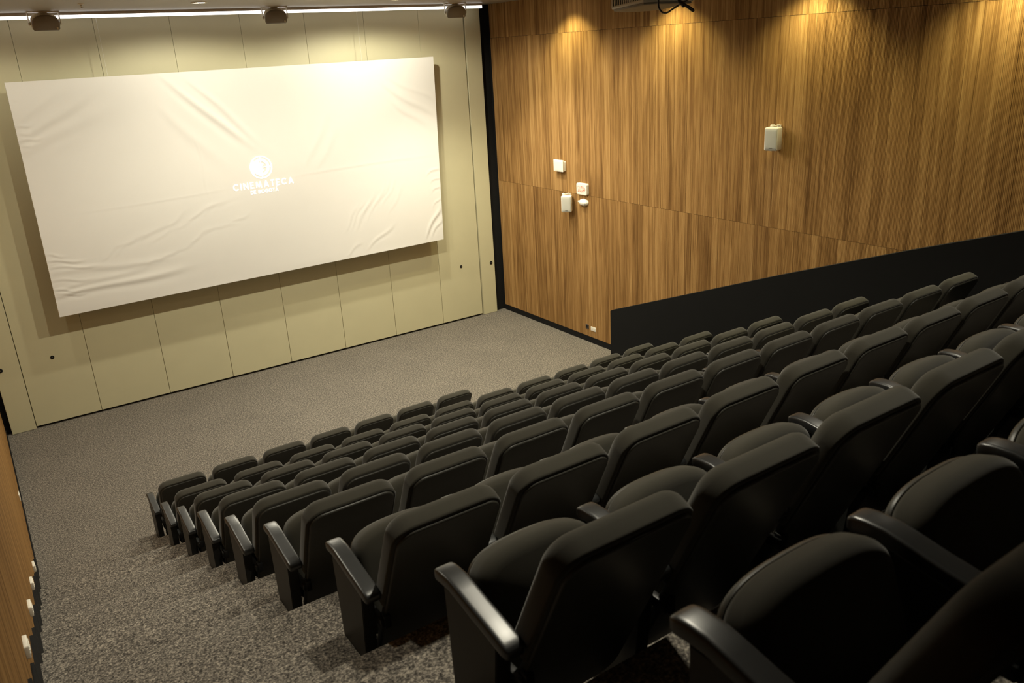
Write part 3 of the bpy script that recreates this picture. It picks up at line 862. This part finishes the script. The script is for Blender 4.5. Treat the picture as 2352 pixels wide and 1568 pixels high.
# upholstered back: depth 0 = front face
cush_me = slab_mesh('backrest', back_outline(0.486, 0.275, 0.797, 0.06, 0.090), 0.096, 0.046, 0.012, (B0 + ef * 0.098, ex1, ef, eu), 5, 0.012)
shell_me = slab_mesh('back_shell', back_outline(0.454, -0.10, 0.780, 0.08, 0.070), 0.034, 0.004, 0.009, (B0 + ef * 0.024, ex1, ef, eu), 4)
# folded seat
P0, P1 = Vector((0, -0.205, 0.255)), Vector((0, -0.072, 0.692))
ev = (P1 - P0).normalized()
en = Vector((0, -ev.z, ev.y))                               # sitting surface faces back and up
L = (P1 - P0).length
def seat_outline(w_, h_, r0):
    pts = []
    n = 8
    for cx, cz, rad, a0 in ((w_ / 2 - r0, r0, r0, -90),):
        for i in range(n + 1):
            a = R(a0 + 90 * i / n); pts.append((cx + rad * math.cos(a), cz + rad * math.sin(a)))
    for i in range(31):                                     # flat-topped superellipse with a slight arch
        a = math.pi * i / 30
        c, s_ = math.cos(a), math.sin(a); k = 2 / 3.6
        x = w_ / 2 * math.copysign(abs(c) ** k, c)
        pts.append((x, h_ - 0.145 + 0.130 * abs(s_) ** k + 0.015 * (1 - (2 * x / w_) ** 2)))
    for cx, cz, rad, a0 in ((-w_ / 2 + r0, r0, r0, 180),):
        for i in range(n + 1):
            a = R(a0 + 90 * i / n); pts.append((cx + rad * math.cos(a), cz + rad * math.sin(a)))
    return pts
seat_me = slab_mesh('seat', seat_outline(0.464, L, 0.03), 0.100, 0.046, 0.02, (P0 + en * 0.05, -ex1, en, ev), 5, 0.014)
pan_me = slab_mesh('seat_pan', [(a * 0.97, b * 0.985) for a, b in seat_outline(0.464, L, 0.03)], 0.024, 0.003, 0.014, (P0 - en * 0.050, -ex1, en, ev), 4)
for me_, k in ((cush_me, 'fabric'), (shell_me, 'shell'), (seat_me, 'fabric'), (pan_me, 'shell')):
    me_.materials.append(M[k])
# armrest: rounded section swept along a falling curve
def arm_mesh():
    ys = [0.004, 0.001, -0.006, -0.018, -0.04, -0.09, -0.15, -0.21, -0.27, -0.33, -0.365, -0.383, -0.392, -0.396]
    verts, faces = [], []
    n = 36
    for i, y in enumerate(ys):
        tt = -y / 0.396
        zt = 0.652 + 0.010 * math.sin(min(1, max(0, tt) / 0.45) * math.pi) - 0.052 * max(0, tt) ** 1.8
        th = 0.044
        sc = 1.0
        if y > -0.018: sc = (0.55, 0.78, 0.92, 1.0)[i]
        if y < -0.36: sc = {-0.365: 1.0, -0.383: 0.92, -0.392: 0.74, -0.396: 0.5}[y]
        w_ = 0.070 * (0.45 + 0.55 * sc)
        h_ = th * sc
        zc = zt - th / 2
        for k in range(n):
            a = 2 * math.pi * k / n
            c, s_ = math.cos(a), math.sin(a)
            e = 2 / 5.5
            verts.append((w_ / 2 * math.copysign(abs(c) ** e, c), y, zc + h_ / 2 * math.copysign(abs(s_) ** e, s_)))
    for i in range(len(ys) - 1):
        for k in range(n):
            a = i * n + k; b = i * n + (k + 1) % n
            faces.append((a, b, b + n, a + n))
    faces.append(tuple(range(n))); faces.append(tuple((len(ys) - 1) * n + k for k in range(n)))
    me = bpy.data.meshes.new('armrest'); me.from_pydata(verts, [], faces)
    bm = bmesh.new(); bm.from_mesh(me); bmesh.ops.recalc_face_normals(bm, faces=bm.faces); bm.to_mesh(me); bm.free()
    auto_smooth(me, 60); me.materials.append(M['arm']); return me
arm_me = arm_mesh()
def side_mesh():
    bm = bmesh.new()
    prof = [(-0.045, 0.612), (-0.062, 0.20), (-0.075, 0.030), (-0.060, 0.0), (-0.285, 0.0), (-0.275, 0.03), (-0.290, 0.22), (-0.335, 0.588), (-0.20, 0.606)]
    a = [bm.verts.new((-0.027, y, z)) for y, z in prof]; b = [bm.verts.new((0.027, y, z)) for y, z in prof]
    bm.faces.new(a); bm.faces.new(b[::-1])
    for i in range(len(prof)):
        j = (i + 1) % len(prof); bm.faces.new((a[i], a[j], b[j], b[i]))
    bmesh.ops.bevel(bm, geom=bm.edges[:], offset=0.004, segments=2, affect='EDGES')
    me = from_bm(bm, 'side_panel', 40); me.materials.append(M['side']); return me
side_me = side_mesh()
def bracket_mesh():
    bm = bmesh.new()
    bm_box(bm, (0.027, -0.37, 0.405), (0.052, -0.24, 0.445), 0.003)
    bm_box(bm, (0.040, -0.375, 0.40), (0.070, -0.335, 0.46), 0.003)
    me = from_bm(bm, 'bracket', 40); me.materials.append(M['metal']); return me
br_me = bracket_mesh()

ORD = ['first', 'second', 'third', 'fourth', 'fifth', 'sixth', 'seventh', 'eighth', 'ninth', 'tenth', 'eleventh']
def proj(p):
    d = Vector(p) - CAM
    z = d.dot(fw)
    if z < 0.05: return None
    return 1176 + F_PX * d.dot(r2) / z, 784 - F_PX * d.dot(u2) / z
def in_view(x, y, z, mg=40):
    pts = [proj((x + a, y + b, z + c)) for a in (-0.3, 0.3) for b in (0.0, -0.55) for c in (0.3, 0.95)]
    pts = [p for p in pts if p]
    if not pts: return False
    us = [p[0] for p in pts]; vs_ = [p[1] for p in pts]
    return max(us) > -mg and min(us) < 2352 + mg and max(vs_) > -mg and min(vs_) < 1568 + mg
def seat(r, c, last):
    x, y, z = XC1 + CP * c, ROW_Y[r], ROW_Z[r]
    t_ = empty('cinema_seat', (x, y, z))
    where = 'front row' if r == 0 else ('row nearest the camera' if r == 8 else ORD[r] + ' row from the screen')
    place = 'at the left aisle end' if c == 0 else ORD[c] + ' from the left aisle'
    if last and c == 6: place = 'seventh and last from the left aisle'
    if last and c == 10: place = 'eleventh and last, beside the black partition'
    tag(t_, 'black folding cinema seat, %s, %s' % (place, where), 'cinema seat', 'cinema seats in raked rows')
    link('backrest', cush_me, None, t_); link('back_shell', shell_me, None, t_)
    s_ = link('seat', seat_me, None, t_); link('seat_pan', pan_me, None, s_)
    for sx in ((-1, 1) if last else (-1,)):
        sd = link('side_panel', side_me, None, t_); sd.location = (sx * 0.28, 0, 0)
        b = link('bracket', br_me, None, sd)
        a_ = link('armrest', arm_me, None, t_); a_.location = (sx * 0.28, 0, 0)
for r in range(9):
    n = 7 if r == 0 else 11
    for c in range(n):
        if in_view(XC1 + CP * c, ROW_Y[r], ROW_Z[r]):
            seat(r, c, c == n - 1)
